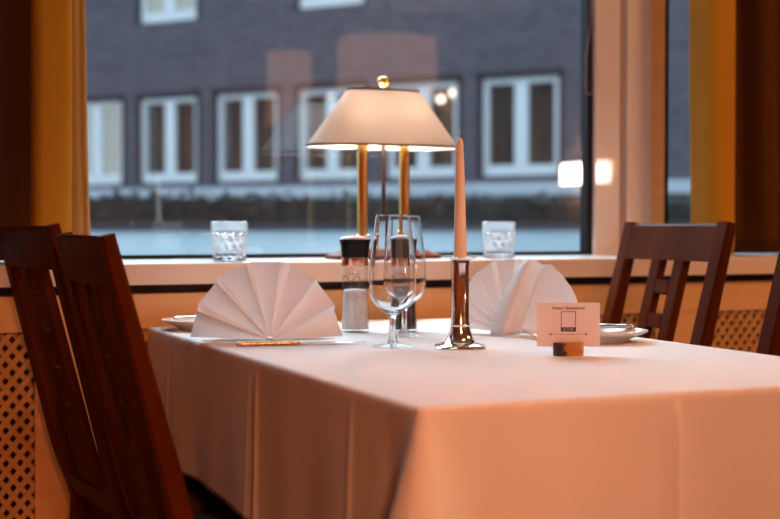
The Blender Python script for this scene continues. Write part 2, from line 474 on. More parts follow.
# ------------------------------------------------------------------ chairs (local: +x is forward, origin on the floor)
CW = .352
def back_x(z):   # centre line of the rear stiles
    if z <= .44: return -.205-.05*((.44-z)/.44)**1.5
    return -.205-math.tan(math.radians(14.5))*(z-.44) + .012*math.exp(-((z-.44)/.06)**2)-.012
def make_chair():
    t = empty('dining_chair')
    ztop = .945
    for s in (-1, 1):
        bm = bmesh.new(); path = []; tx = []
        for i in range(29):
            z = ztop*i/28
            path.append((back_x(z), z, s*(CW/2-.020))); tx.append(.036 if z < .45 else .034-.012*(z-.45)/.495)
        add_sweep(bm, path, .040, tx, .005)
        link('stile', bm, M['chair'], t)
        link('front_leg', box(.165, .203, s*(CW/2-.004)-.019, s*(CW/2-.004)+.019, 0, .43, .004), M['chair'], t)
    # top rail, gently curved backwards
    bm = bmesh.new(); n = 20; rings = []
    iw = CW/2-.036
    for i in range(n+1):
        y = -iw+2*iw*i/n; cv = -.004*(1-(y/iw)**2)
        ring = []
        for z, dx in ((ztop-.073, .0115), (ztop-.006, .0108), (ztop-.001, .006), (ztop-.001, -.006), (ztop-.006, -.0108), (ztop-.073, -.0115)):
            ring.append(bm.verts.new((back_x(z)+dx+cv, y, z)))
        rings.append(ring)
    for A, B in zip(rings, rings[1:]):
        for k in range(6): bm.faces.new((A[k], A[(k+1) % 6], B[(k+1) % 6], B[k]))
    bm.faces.new(rings[0]); bm.faces.new(rings[-1][::-1]); bmesh.ops.recalc_face_normals(bm, faces=bm.faces)
    link('top_rail', bm, M['chair'], t)
    # pierced splat: two uprights with cross bars, solid lower down
    bm = bmesh.new()
    def bar(y0, y1, z0, z1):
        path = [(back_x(z)-.003, z, (y0+y1)/2) for z in [z0+(z1-z0)*i/8 for i in range(9)]]
        add_sweep(bm, path, y1-y0, .018, .002)
    for s in (-1, 1): bar(s*.0385-.0165, s*.0385+.0165, .47, ztop-.072)
    zt = ztop-.073-.040
    for k in range(3):
        bar(-.0225, .0225, zt-.026, zt); zt -= .066
    bar(-.0225, .0225, .47, zt+.0)
    link('splat', bm, M['chair'], t)
    bm = bmesh.new()
    path = [(back_x(z)-.004, z, 0) for z in (.452, .466, .48, .492)]
    add_sweep(bm, path, CW-.076, .024, .003); link('lower_rail', bm, M['chair'], t)
    # seat frame + cushion
    bm = bmesh.new()
    for s in (-1, 1): add_box(bm, -.19, .17, s*(CW/2-.012)-.010, s*(CW/2-.012)+.010, .375, .432, .003)
    add_box(bm, .175, .195, -CW/2+.014, CW/2-.014, .375, .432, .003)
    add_box(bm, -.205, -.187, -CW/2+.036, CW/2-.036, .375, .432, .003)
    link('seat_frame', bm, M['chair'], t)
    bm = box(-.183, .212, -CW/2-.008, CW/2+.008, .433, .478, .016, 4)
    link('seat', bm, M['seat'], t, True)
    bm = bmesh.new()
    for s in (-1, 1): add_box(bm, -.21, .17, s*(CW/2-.012)-.008, s*(CW/2-.012)+.008, .17, .20, .003)
    add_box(bm, -.02, -.004, -CW/2+.018, CW/2-.018, .175, .195, .003)
    link('stretcher', bm, M['chair'], t)
    return t
XB = -back_x(.94)
CH = [  # x of the back's top, y, rotation, label
    (.372, 1.968, 0., 'dark mahogany chair nearest the camera on the table\'s left side, wholly clear of the panelling'),
    (.350, 2.365, math.radians(6), 'dark mahogany chair at the left side of the table, close against the window panelling'),
    (1.588, 2.226, PI, 'dark reddish chair showing its whole ladder back beside the small bread plate with a knife'),
    (1.580, 1.712, PI, 'dark chair cut off by the right edge, only one back stile showing'),
]
CH[0] = CH[0][:3] + ('dark mahogany chair left of the table, the nearer of two side by side',)
CH[1] = CH[1][:3] + ('dark mahogany chair left of the table, the farther one close to the lattice panelling',)
ch0 = make_chair()
for i, (bx, by, rz, lab) in enumerate(CH):
    o = ch0 if i == 0 else copy_tree(ch0)
    dx = XB*math.cos(rz); dy = XB*math.sin(rz)
    o.location = (bx+dx, by+dy, 0); o.rotation_euler = (0, 0, rz); o.scale = (1, 1, (.986, 1.0, 1.004, 1.004)[i])
    tag(o, lab, 'chair', 'chairs around the table')

# ------------------------------------------------------------------ table lamp on the sill
SZ = .8705
t = empty('table_lamp', (1.178, 2.745, SZ))
tag(t, 'lit table lamp with peach fabric shade and two brass columns on the window sill', 'lamp')
bm = bmesh.new()
rings = []
for (z, hw, hd) in ((0, .124, .050), (.008, .124, .050), (.014, .108, .042), (.020, .094, .036), (.022, .088, .032)):
    c = .014
    rings.append([bm.verts.new(p) for p in ((-hw+c, -hd, z), (hw-c, -hd, z), (hw, -hd+c, z), (hw, hd-c, z), (hw-c, hd, z), (-hw+c, hd, z), (-hw, hd-c, z), (-hw, -hd+c, z))])
for A, B in zip(rings, rings[1:]):
    for k in range(8): bm.faces.new((A[k], A[(k+1) % 8], B[(k+1) % 8], B[k]))
bm.faces.new(rings[0][::-1]); bm.faces.new(rings[-1])
link('base', bm, M['lampwood'], t)
for s in (-1, 1):
    prof = [(0, .022), (.016, .022), (.016, .026), (.0125, .030), (.0125, .044), (.0155, .046), (.0155, .052), (.0115, .054), (.0115, .268), (.0135, .270), (.0135, .282), (0, .282)]
    c = link('column', lathe(prof, 32, cx=s*.0505), M['brass'], t, True, auto=40)
    link('bulb', lathe([(0, .283), (.010, .285), (.019, .300), (.022, .315), (.017, .332), (0, .340)], 20, cx=s*.0505), M['bulb'], c, True)
link('centre_rod', lathe([(0, .022), (.0045, .022), (.0045, .369), (0, .369)], 14), M['rod'], t, True, auto=40)
def oval(u, W, Dp, e=2.4):
    c_, s_ = math.cos(u), math.sin(u)
    return (W/2*math.copysign(abs(c_)**(2/e), c_), Dp/2*math.copysign(abs(s_)**(2/e), s_))
def shade_bm(z0, z1, W0, D0, W1, D1, inset):
    bm = bmesh.new(); n = 72; R_ = []
    for k in range(13):
        f = k/12; z = z0+(z1-z0)*f; W = W0+(W1-W0)*f; Dp = D0+(D1-D0)*f
        R_.append([bm.verts.new((*oval(2*PI*i/n, W-inset, Dp-inset), z)) for i in range(n)])
    for A, B in zip(R_, R_[1:]):
        for i in range(n): bm.faces.new((A[i], A[(i+1) % n], B[(i+1) % n], B[i]))
    return bm
ZB, ZT = .245, .371
bm = shade_bm(ZB, ZT, .358, .156, .168, .074, 0); thicken(bm, .001)
sh = link('shade', bm, M['shade'], t, True, auto=50)
for z, W, Dp in ((ZB+.0022, .358, .156), (ZT-.001, .170, .076)):
    bm = bmesh.new(); n = 72; pts = [(*oval(2*PI*i/n, W+.001, Dp+.001), z) for i in range(n)]
    R_ = []
    for dz, k in ((-.0022, 1.), (.0022, 1.), (.0022, .992), (-.0022, .992)):
        R_.append([bm.verts.new((p[0]*k, p[1]*k, p[2]+dz)) for p in pts])
    for j in range(4):
        A, B = R_[j], R_[(j+1) % 4]
        for i in range(n): bm.faces.new((A[i], A[(i+1) % n], B[(i+1) % n], B[i]))
    bmesh.ops.recalc_face_normals(bm, faces=bm.faces)
    link('trim_band', bm, M['trim'], sh)
bm = bmesh.new()   # wire spider that carries the shade
add_tube(bm, [(-.082, 0, ZT-.004), (.082, 0, ZT-.004)], .0016, 8); add_tube(bm, [(0, -.036, ZT-.004), (0, .036, ZT-.004)], .0016, 8)
link('spider', bm, M['rod'], t)
prof = [(r_, z_-.007) for r_, z_ in [(0, .376), (.009, .376), (.009, .381), (.0055, .383), (.0055, .386), (.0115, .391), (.0135, .398), (.0115, .405), (.006, .4085), (0, .409)]]
link('finial', lathe(prof, 28), M['brass'], t, True)

# ------------------------------------------------------------------ cut tumblers on the sill
def tumbler_bm():
    bm = bmesh.new(); seg = 96
    rows = []
    Hh = .082; Ro = .0375; Rb = .0350
    def outer(a, z):
        f = z/Hh; r = Rb+(Ro-Rb)*f
        if .05 < f < .74:
            k = 12
            p = abs(((a/(2*PI)*k + f*3.0) % 1)-.5)*2; q = abs(((a/(2*PI)*k - f*3.0) % 1)-.5)*2
            env = min(1, (f-.05)/.06, (.74-f)/.06)
            r -= .0050*env*(1-abs(p-q))*max(p, q)
        return r
    zs = [0, .0015]+[.003+i*(Hh-.006)/44 for i in range(45)]+[Hh-.001]
    rows.append([(Rb-.003, 0)]*seg)
    R_ = [[bm.verts.new(((Rb-.003)*math.cos(2*PI*i/seg), (Rb-.003)*math.sin(2*PI*i/seg), 0)) for i in range(seg)]]
    for z in zs[1:]:
        R_.append([bm.verts.new((outer(2*PI*i/seg, z)*math.cos(2*PI*i/seg), outer(2*PI*i/seg, z)*math.sin(2*PI*i/seg), z)) for i in range(seg)])
    for r, z in ((Ro-.0015, Hh), (Ro-.003, Hh-.001), (Ro-.0045, Hh*.7), (Rb-.007, Hh*.3), (Rb-.009, .016), (Rb-.016, .012)):
        R_.append([bm.verts.new((r*math.cos(2*PI*i/seg), r*math.sin(2*PI*i/seg), z)) for i in range(seg)])
    for A, B in zip(R_, R_[1:]):
        for i in range(seg): bm.faces.new((A[i], A[(i+1) % seg], B[(i+1) % seg], B[i]))
    bm.faces.new(R_[0][::-1]); bm.faces.new(R_[-1])
    bmesh.ops.recalc_face_normals(bm, faces=bm.faces)
    return bm
g1 = link('tumbler', tumbler_bm(), M['crystal'], None, True, auto=28, loc=(.797, 2.655, SZ))
tag(g1, 'cut crystal tumbler on the sill above the fanned napkin', 'glass', 'cut tumblers on the window sill')
g2 = g1.copy(); COL.objects.link(g2); g2.location = (1.425, 2.668, SZ); g2.rotation_euler = (0, 0, .3)
tag(g2, 'cut crystal tumbler on the sill to the right of the tall candle', 'glass', 'cut tumblers on the window sill')

# ------------------------------------------------------------------ wine glasses
def wine_bm():
    out = [(0, 0), (.031, 0), (.0335, .0008), (.0338, .002), (.030, .0035), (.018, .0058), (.008, .0100), (.0052, .018), (.0046, .034), (.0052, .044), (.0070, .050), (.0125, .0555), (.0225, .0625), (.0305, .0705), (.0355, .0800), (.0378, .0910), (.0381, .103), (.0374, .120), (.0358, .142), (.0330, .168), (.0302, .190), (.0277, .208), (.0273, .2115)]
    inn = [(.0265, .2115), (.0293, .190), (.0320, .168), (.0348, .142), (.0364, .120), (.0371, .103), (.0367, .0915), (.0344, .0810), (.0293, .0717), (.0213, .0641), (.0105, .0580), (0, .0565)]
    def dense(p):
        r = [p[0]]
        for i in range(len(p)-1):
            p0, p1, p2, p3 = p[max(i-1, 0)], p[i], p[i+1], p[min(i+2, len(p)-1)]
            for tt in (.5, 1.):
                if tt == 1.: r.append(p2); continue
                h = [.5*((2*b_)+(-a_+c_)*tt+(2*a_-5*b_+4*c_-d_)*tt*tt+(-a_+3*b_-3*c_+d_)*tt**3) for a_, b_, c_, d_ in zip(p0, p1, p2, p3)]
                r.append((max(h[0], 0), h[1]))
        return r
    body = dense(out[6:])
    foot = [(0, .0010), (.020, .0007), (.031, .0003), (.0335, .0010), (.0338, .002), (.030, .0035), (.018, .0056), (.009, .0090), (0, .0090)]
    return lathe([(0, out[6][1]-.010), (.0078, out[6][1]-.010)]+body+dense(inn), 64), lathe(foot, 64)
def wine_glass(x, y, label):
    t = empty('wine_glass', (x, y, TZ)); tag(t, label, 'wine glass', 'wine glasses on the table')
    b_, f_ = wine_bm()
    link('bowl', b_, M['glass'], t, True, auto=60); link('foot', f_, M['foot_glass'], t, True, auto=60)
wine_glass(.862, 1.972, 'empty stemmed wine glass in front, nearest the candlestick and the long knife')
wine_glass(.962, 2.150, 'empty stemmed wine glass standing behind the other one, beside the pepper mill')

# ------------------------------------------------------------------ salt and pepper mills
def mill(name, loc, fill, label, rz):
    t = empty(name, loc, rz)
    tag(t, label, 'mill', 'salt and pepper mills')
    outer = [(0, 0), (.0255, 0), (.0272, .002), (.0270, .010), (.0256, .024), (.0246, .042), (.0243, .070), (.0240, .100), (.0236, .118), (.0200, .121), (.0200, .126)]
    inner = [(.0182, .126), (.0182, .121), (.0216, .117), (.0221, .100), (.0224, .070), (.0228, .042), (.0238, .024), (.0250, .010), (.0248, .005), (0, .004)]
    link('jar', lathe(outer+inner, 48), M['jar'], t, True, auto=50)
    top = .075
    f = [(0, .0045), (.0244, .0053), (.0246, .010), (.0234, .024), (.0224, .042), (.0220, top-.002), (.018, top+.002), (0, top+.004)]
    link('filling', lathe(f, 40), fill, t, True, auto=50)
    link('collar', lathe([(.0183, .1205), (.0248, .1205), (.0252, .1215), (.0248, .136), (0, .136)], 40), M['copper'], t, True, auto=40)
    link('cap', lathe([(0, .136), (.0245, .136), (.0250, .138), (.0272, .160), (.0290, .166), (.0290, .1685), (.027, .1695), (0, .1695)], 40), M['mill_black'], t, True, auto=35)
    link('dome', lathe([(.0275, .1693), (.0265, .1715), (.0200, .1742), (.010, .1755), (0, .1758)], 40), M['mill_top'], t, True)
    return t
def arc_strip(z0, z1, r, a0, a1, n=14):
    return grid(n, 1, lambda u, v: (r*math.cos(a0+(a1-a0)*u), r*math.sin(a0+(a1-a0)*u), z0+(z1-z0)*v), .0002)
for nm, loc, fill, lab in (('salt_mill', (.926, 2.290, TZ), M['salt'], 'glass salt mill with a black cap, filled with pale crystals, left of the wine glasses'),
                           ('pepper_mill', (1.008, 2.258, TZ), M['pepper'], 'dark pepper mill with a black cap, seen through the front wine glass')):
    t = mill(nm, loc, fill, lab, 0)
    af = math.radians(-113)     # side that faces the room
    lb = link('label_print', arc_strip(.0865, .0905, .0250, af-1.2, af+.15), M['ink'], t)
    bm = bmesh.new()
    pts = [(af-1.0+.18*i, .098+.006*math.sin(i*1.25)) for i in range(11)]
    add_tube(bm, [(.0247*math.cos(a), .0247*math.sin(a), z) for a, z in pts], .0005, 6)
    add_tube(bm, [(.0247*math.cos(af-.5+.1*i), .0247*math.sin(af-.5+.1*i), .1065+.0015*math.sin(i*2.)) for i in range(10)], .0004, 6)
    add_tube(bm, [(.0247*math.cos(af-1.1+.1*i), .0247*math.sin(af-1.1+.1*i), .0845) for i in range(24)], .0003, 6)
    link('label_script', bm, M['ink'], t)

# ------------------------------------------------------------------ candlestick and candle
cx, cy = .957, 1.921
t = empty('candlestick', (cx, cy, TZ), math.radians(-23.5+45))
tag(t, 'polished metal candlestick with a four lobed foot holding the tall candle', 'candlestick')
def lob(a, z):
    w = max(0., 1-z/.016)
    return 1+w*(.16*math.cos(4*a))
prof = [(0, 0), (.0420, 0), (.0438, .0015), (.0425, .0035), (.0355, .0055), (.0265, .0090), (.0215, .0150), (.0185, .022), (.0160, .030), (.0152, .034)]
bm = bmesh.new()
add_lathe(bm, prof+[(0, .034)], 96, fr=lob)
bmesh.ops.recalc_face_normals(bm, faces=bm.faces)
link('foot', bm, M['chrome'], t, True, auto=55)
link('stem', lathe([(0, .034), (.0152, .034), (.0158, .036), (.0155, .039), (.0145, .041), (.0142, .130), (.0152, .134), (.0152, .138), (0, .138)], 48), M['chrome'], t, True, auto=40)
link('drip_dish', lathe([(0, .138), (.0145, .138), (.019, .1405), (.0275, .1435), (.0282, .1445), (.0270, .1448), (.018, .1422), (.0115, .1410), (.0115, .1405), (0, .1405)], 48), M['chrome'], t, True, auto=40)
c = empty('candle', (cx, cy, TZ+.141), 0); c.rotation_euler = (math.radians(.25), math.radians(-.5), 0)
tag(c, 'tall tapered orange candle, unlit, standing in the candlestick', 'candle')
link('wax', lathe([(0, 0), (.0105, 0), (.0105, .002), (.0100, .03), (.0084, .10), (.0068, .160), (.0056, .184), (.0040, .190), (.0012, .1925), (0, .1926)], 32), M['wax'], c, True, auto=50)
bm = bmesh.new(); add_tube(bm, [(0, 0, .192), (.0003, 0, .198), (-.0008, 0, .203)], .0009, 8); link('wick', bm, M['wick'], c, True)

# ------------------------------------------------------------------ napkins
def fan_bm(R, a0, a1, n, wide, depth, tilt, rfun=None, base_lift=.0):
    """pleated fan: wide faces and narrow returns radiating from the foot"""
    bm = bmesh.new()
    ang = []; side = []
    a = a0; span = (a1-a0)/n
    for k in range(n):
        if a+span/2 < PI/2: ang.append(a); side.append(-1); ang.append(a+span*wide); side.append(1)
        else: ang.append(a); side.append(1); ang.append(a+span*(1-wide)); side.append(-1)
        a += span
    ang.append(a1); side.append(1)
    nr = 10; rows = []
    for an, s in zip(ang, side):
        rad = R*(rfun(an) if rfun else 1.)
        col = []
        for j in range(nr+1):
            f = .05+.95*j/nr
            off = s*depth*f**.9
            x = rad*f*math.cos(an); z = rad*f*math.sin(an)
            yy = off+math.tan(tilt)*z
            col.append(bm.verts.new((x, yy, max(z, 0)+.002+base_lift)))
        rows.append(col)
    for A, B in zip(rows, rows[1:]):
        for j in range(nr): bm.faces.new((A[j], B[j], B[j+1], A[j+1]))
    bmesh.ops.remove_doubles(bm, verts=bm.verts, dist=1e-5)
    return bm
rz = math.radians(-12)
t = empty('napkin', (.716, 2.152, TZ), rz)
tag(t, 'white napkin folded into a wide upright fan behind the long knife', 'napkin', 'folded napkins')
rf = lambda a: 1.03-.02*math.cos(2*a)+.03*max(0, -math.cos(a))-.05*max(0, math.cos(a))**2
o = link('fan', fan_bm(.126, math.radians(3), math.radians(177), 7, .80, .017, math.radians(9), rf), M['napkin'], t)
md = o.modifiers.new('t', 'SOLIDIFY'); md.thickness = .0014; md.offset = 0
md = o.modifiers.new('b', 'BEVEL'); md.width = .0012; md.segments = 2; md.limit_method = 'ANGLE'; md.angle_limit = .25
# the flat triangular flap that props the fan, lying to the rear
def flap(u, v):
    w = .112*(1-v*.55)
    return ((u-.5)*2*w, .012+.075*v, .0028+.002*math.sin(u*PI))
link('prop_flap', grid(10, 8, flap, .0013), M['napkin'], t, True)
t = empty('napkin', (1.155, 2.130, TZ), math.radians(-30))
tag(t, 'white folded napkin turned half sideways behind the small menu card', 'napkin', 'folded napkins')
rf2 = lambda a: 1.0-.30*max(0, -math.cos(a))**1.6
o = link('fan', fan_bm(.132, math.radians(62), math.radians(174), 6, .80, .010, math.radians(10), rf2), M['napkin'], t)
md = o.modifiers.new('t', 'SOLIDIFY'); md.thickness = .0014; md.offset = 0
def lobe_a(u, v):      # the rounded front fold
    bxx = -.029+.052*u; txx = .022+.040*u; tz = .122+.011*math.sin(PI*u)
    b_ = math.sin(PI*u)
    x = bxx*(1-v)+txx*v-.006*math.sin(PI*v)*(1-u); z = tz*v
    y = -.034-.034*b_*(1-.35*v)+.018*v-.006*math.sin(PI*v)+.012*u
    return (x, y, .002+z)
def lobe_b(u, v):      # the broad side falling away to the right
    top = [(.062, .122), (.078, .124), (.098, .104), (.114, .082), (.124, .060), (.128, .030)]
    k = u*(len(top)-1); i = min(int(k), len(top)-2); f = k-i
    tx_ = top[i][0]*(1-f)+top[i+1][0]*f; tz = top[i][1]*(1-f)+top[i+1][1]*f
    bxx = .023+.095*u
    x = bxx*(1-v)+tx_*v; z = tz*v
    y = -.020+.022*u-.014*math.sin(PI*u)*(.4+.6*v)+.018*v*(1-u)
    return (x, y, .002+z)
link('front_fold', grid(28, 16, lobe_a, .0014), M['napkin'], t, True)
link('side_fold', grid(28, 16, lobe_b, .0014), M['napkin'], t, True)

# ------------------------------------------------------------------ cutlery
def knife_parts(t, length, handle, hmat):
    """lies along +x from the handle end"""
    hl = handle
    bm = bmesh.new(); prof = [(0, .0045, .0022), (.004, .0058, .0032), (.02, .0048, .0032), (hl*.35, .0042, .0030), (hl*.6, .0046, .0033), (hl*.85, .0052, .0033), (hl*.95, .0046, .0030), (hl, .0038, .0026)]
    rings = []
    for x, w, h in prof:
        w *= 1.25; h *= 1.25
        rings.append([bm.verts.new((x, w*math.cos(2*PI*k/12), .0034+h*math.sin(2*PI*k/12))) for k in range(12)])
    for A, B in zip(rings, rings[1:]):
        for k in range(12): bm.faces.new((A[k], A[(k+1) % 12], B[(k+1) % 12], B[k]))
    bm.faces.new(rings[0]); bm.faces.new(rings[-1][::-1]); bmesh.ops.recalc_face_normals(bm, faces=bm.faces)
    link('handle', bm, hmat, t, True, auto=50)
    bm = bmesh.new(); bl = length-hl; rings = []
    for i in range(15):
        f = i/14; x = hl-.001+bl*f
        lo = -.0045-.0045*math.sin(PI*min(1, f*1.15))*(1 if f < .87 else 1)
        hi = .0045 if f < .75 else .0045-.009*((f-.75)/.25)**2
        if f > .9: lo = lo*(1-(f-.9)*6)
        rings.append([bm.verts.new((x, lo, .0030)), bm.verts.new((x, hi, .0042)), bm.verts.new((x, hi, .0020)), bm.verts.new((x, lo, .0026))])
    for A, B in zip(rings, rings[1:]):
        for k in range(4): bm.faces.new((A[k], A[(k+1) % 4], B[(k+1) % 4], B[k]))
    bm.faces.new(rings[0]); bm.faces.new(rings[-1][::-1]); bmesh.ops.recalc_face_normals(bm, faces=bm.faces)
    link('blade', bm, M['silver'], t, True, auto=30)
def knife(loc, rz, length, handle, hmat, label, pitch=0.):
    t = empty('table_knife', loc); t.rotation_euler = (0, pitch, rz)
    tag(t, label, 'knife', 'knives on the table'); knife_parts(t, length, handle, hmat); return t
knife((.638, 2.088, TZ), math.atan2(2.043-2.088, .846-.638), .213, .104, M['gilt'], 'long knife with an ornate gilt handle lying in front of the fanned napkin')

# bread plates
def plate_bm():
    p = [(0, .0), (.047, 0), (.049, .0015), (.050, .0045), (.058, .0085), (.070, .0130), (.0795, .0172), (.0805, .0185), (.0798, .0195), (.0780, .0190), (.066, .0140), (.054, .0088), (.049, .0062), (0, .0056)]
    return lathe(p, 64)
p1 = link('bread_plate', plate_bm(), M['porcelain'], None, True, auto=60, loc=(.688, 2.452, TZ))
tag(p1, 'small white bread plate half hidden behind the fanned napkin', 'plate', 'bread plates')
p2 = p1.copy(); COL.objects.link(p2); p2.location = (1.2235, 1.932, TZ)
tag(p2, 'small white bread plate behind the menu card, beside the right-hand chair', 'plate', 'bread plates')
knife((.626, 2.437, TZ+.0195), math.radians(6), .150, .07, M['silver'], 'silver knife resting across the plate at the far left corner of the table')
knife((1.302, 1.946, TZ+.0180), math.radians(141), .128, .06, M['silver'], 'silver knife resting on the plate behind the menu card')
A = Vector((1.151, 2.060, TZ+.016)); E_ = Vector((1.135, 1.965, TZ))
knife(E_, math.atan2(A.y-E_.y, A.x-E_.x), .105, .05, M['gilt'], 'short knife with its tip leaning on the hem of the napkin behind the menu card', -math.asin(.010/.105))

# ------------------------------------------------------------------ menu card in its log holder
FC = math.radians(-23.5)
lg = (1.047, 1.740)
bm = bmesh.new()
def half(y0, y1, z0, z1):
    R_ = .0225; n = 28; pts = []
    for i in range(n):
        a = 2*PI*i/n; x, y = R_*math.cos(a), R_*.72*math.sin(a)
        x *= 1+.03*math.sin(3*a+.4)
        pts.append((x, min(max(y, y0), y1)))
    A = [bm.verts.new((x, y, z0)) for x, y in pts]; B = [bm.verts.new((x*1.02, y, z1)) for x, y in pts]
    bmesh.ops.remove_doubles
    for i in range(n):
        j = (i+1) % n
        if (Vector(pts[i])-Vector(pts[j])).length > 1e-7: bm.faces.new((A[i], A[j], B[j], B[i]))
    bm.faces.new(A[::-1]); bm.faces.new(B)
half(-.02, .02, 0, .0133); half(-.02, -.0009, .0133, .0195); half(.0009, .02, .0133, .0195)
bmesh.ops.remove_doubles(bm, verts=bm.verts, dist=1e-6)
bmesh.ops.recalc_face_normals(bm, faces=bm.faces)
o = link('card_holder', bm, M['log'], None, loc=(*lg, TZ), rotz=FC)
tag(o, 'little log slice with bark gripping the menu card upright', 'card holder')
t = empty('menu_card', (lg[0], lg[1], TZ+.0135), FC)
tag(t, 'small white printed card standing upright in the log slice', 'card')
CWD, CHT = .0945, .0655
link('card', box(-CWD/2, CWD/2, -.0004, .0004, 0, CHT, .0001, 1), M['card'], t)
YF = -.0006
def text(name, s, size, x, z):
    cu = bpy.data.curves.new(name, 'FONT'); cu.body = s; cu.size = size; cu.align_x = 'CENTER'; cu.align_y = 'CENTER'; cu.extrude = .00008
    cu.offset = size*.008
    tmp = bpy.data.objects.new(name, cu); COL.objects.link(tmp)
    dg = bpy.context.evaluated_depsgraph_get(); me = bpy.data.meshes.new_from_object(tmp.evaluated_get(dg))
    bpy.data.objects.remove(tmp); bpy.data.curves.remove(cu)
    me.transform(Matrix.Translation((x, YF, z)) @ Matrix.Rotation(PI/2, 4, 'X'))
    o = bpy.data.objects.new(name, me); COL.objects.link(o); o.parent = t; return o
o = text('headline', 'Unsere Speisekarte', .0062, 0, .0575); o.data.materials.append(M['ink'])
zq0, zq1, hw = .0225, .0525, .0112
bm = bmesh.new()
for a in ((-hw, hw, zq1-.0009, zq1), (-hw, -hw+.0009, zq0, zq1), (hw-.0009, hw, zq0, zq1), (-hw, hw, zq0, zq0+.0062)):
    add_box(bm, a[0], a[1], YF-.0001, YF+.0001, a[2], a[3])
fr_ = link('code_frame', bm, M['ink'], t)
o = text('frame_caption', 'SCAN ME', .0038, 0, zq0+.0031); o.data.materials.append(M['card'])
for v in o.data.vertices: v.co.y -= .0002
bm = bmesh.new()
add_box(bm, -.026, .026, YF-.0001, YF+.0001, .0181, .0185)
for s in (-1, 1):
    add_lathe(bm, [(0, 0), (.0016, 0), (.0016, .0001), (0, .0001)], 12)
    t2 = [bm.verts.new(p) for p in ((s*.0290, YF, .0183), (s*.0255, YF, .0200), (s*.0255, YF, .0166))]; bm.faces.new(t2)
bm2 = bm
kill = [v for v in bm2.verts if abs(v.co.x) < .002 and abs(v.co.z) < .0005]
bmesh.ops.delete(bm2, geom=kill, context='VERTS')
link('rule', bm2, M['ink'], t)

# ------------------------------------------------------------------ bead chain of the roller blind
bm = bmesh.new()
pts = []
zt = 2.28
xr = 1.797
z = zt
while z > 1.285:
    k = max(0, min(1, (1.47-z)/.13)); k = k*k*(3-2*k)
    pts.append((xr-.002-.015*k, z)); z -= .0052
pts += [(xr-.0165, 1.2800), (xr-.0150, 1.2752), (xr-.0122, 1.2710), (xr-.0082, 1.2682), (xr-.0036, 1.2690), (xr-.0006, 1.2730), (xr+.0010, 1.2780)]
z = 1.283
while z < zt: pts.append((xr+.003, z)); z += .0052
for x, z in pts:
    bmesh.ops.create_icosphere(bm, subdivisions=1, radius=.0026, matrix=Matrix.Translation((x, 2.878, z)))
add_tube(bm, [(x, 2.878, z) for x, z in pts], .0005, 5)
o = link('blind_chain', bm, M['bead'], None, True)
tag(o, 'looped bead pull chain hanging at the window beside the pale post', 'chain')

# ------------------------------------------------------------------ curtains
def curtain(name, pts, label, m, ztop=2.34, zbot=.873, sway=None, rnd=2):
    # smooth the section once
    P = [Vector(p) for p in pts]
    for _ in range(rnd):
        Q = [P[0]]
        for a, b_ in zip(P, P[1:]): Q += [a*.75+b_*.25, a*.25+b_*.75]
        Q.append(P[-1]); P = Q
    n = len(P)-1; nz = 24
    def f(u, v):
        i = int(round(u*n)); p = P[i]; z = zbot+(ztop-zbot)*v
        dx, dy = sway(u, v) if sway else (0, 0)
        return (p.x+dx, p.y+dy, z)
    o = link(name, grid(n, nz, f, .0015), m, None, True)
    return tag(o, label, 'curtain', 'curtains at the windows')
sl = lambda u, v: (.010*math.sin(v*5+u*2)*(.3+u), .006*math.sin(v*4+u*9))
curtain('curtain', [(.422, 2.80), (.413, 2.735), (.424, 2.715), (.445, 2.713), (.470, 2.712), (.487, 2.716), (.494, 2.735), (.490, 2.765)],
        'golden curtain hanging at the left edge of the big window, above the near chairs', M['curtain'], sway=lambda u, v: (.004*math.sin(v*5), 0))
curtain('sheer_curtain', [(.49, 2.78), (.505, 2.758), (.515, 2.762), (.522, 2.752), (.530, 2.765), (.534, 2.80)],
        'thin pale curtain edge against the window glass at the left', M['curtain_sheer'], sway=lambda u, v: (.010*(.45-v) + .010*max(0, .16-v)*3, 0))
curtain('curtain', [(-.35, 2.74), (-.28, 2.80), (-.2, 2.73), (-.12, 2.80), (-.04, 2.73), (.05, 2.80), (.13, 2.74), (.22, 2.80), (.30, 2.76), (.36, 2.82), (.44, 2.83), (.47, 2.83)],
        'shaded curtain folds at the far left edge, coloured dark brown beside the golden ones', M['curtain_shaded'])
curtain('curtain', [(2.062, 2.84), (2.055, 2.80), (2.046, 2.765), (2.040, 2.732), (2.044, 2.718), (2.055, 2.712), (2.085, 2.712), (2.112, 2.716), (2.118, 2.745), (2.112, 2.80)],
        'golden curtain beside the pale post, hanging behind the right-hand chair', M['curtain'], sway=lambda u, v: (.014*(.25-v)*(1-u)+.008*max(0, .25-v)*2*(u < .5), 0))
curtain('curtain', [(2.11, 2.80), (2.15, 2.805), (2.185, 2.80), (2.200, 2.775), (2.215, 2.75), (2.235, 2.742), (2.258, 2.745), (2.27, 2.78), (2.30, 2.80), (2.35, 2.745), (2.42, 2.80), (2.50, 2.745), (2.6, 2.80)],
        'shaded curtain folds at the far right edge, coloured brown beside the golden ones', M['curtain_shaded'], sway=lambda u, v: (.05*(.3-v)*.6, 0))

# ------------------------------------------------------------------ lamps elsewhere in the room (they show as reflections in the pane)
t = empty('wall_lamp', (X1-.10, -3.10, 1.50), 0)
tag(t, 'long wall lamp of four frosted tubes mirrored beside the post', 'lamp')
bm = bmesh.new(); add_box(bm, .02, .10, -.36, .36, -.02, .02, .006); add_box(bm, -.02, .02, -.34, .34, -.012, .012, .004)
link('bracket', bm, M['brass'], t)
M['tube'] = emit_mat('frosted_tube', (1, .84, .70), 38)
for i in range(8):
    yy = -.28+.08*i
    link('tube', lathe([(0, -.080), (.022, -.078), (.026, -.070), (.026, .070), (.022, .078), (0, .080)], 16, cx=-.035, cy=yy), M['tube'], t, True)
t.location = (X1-.10, -3.045, 1.340)

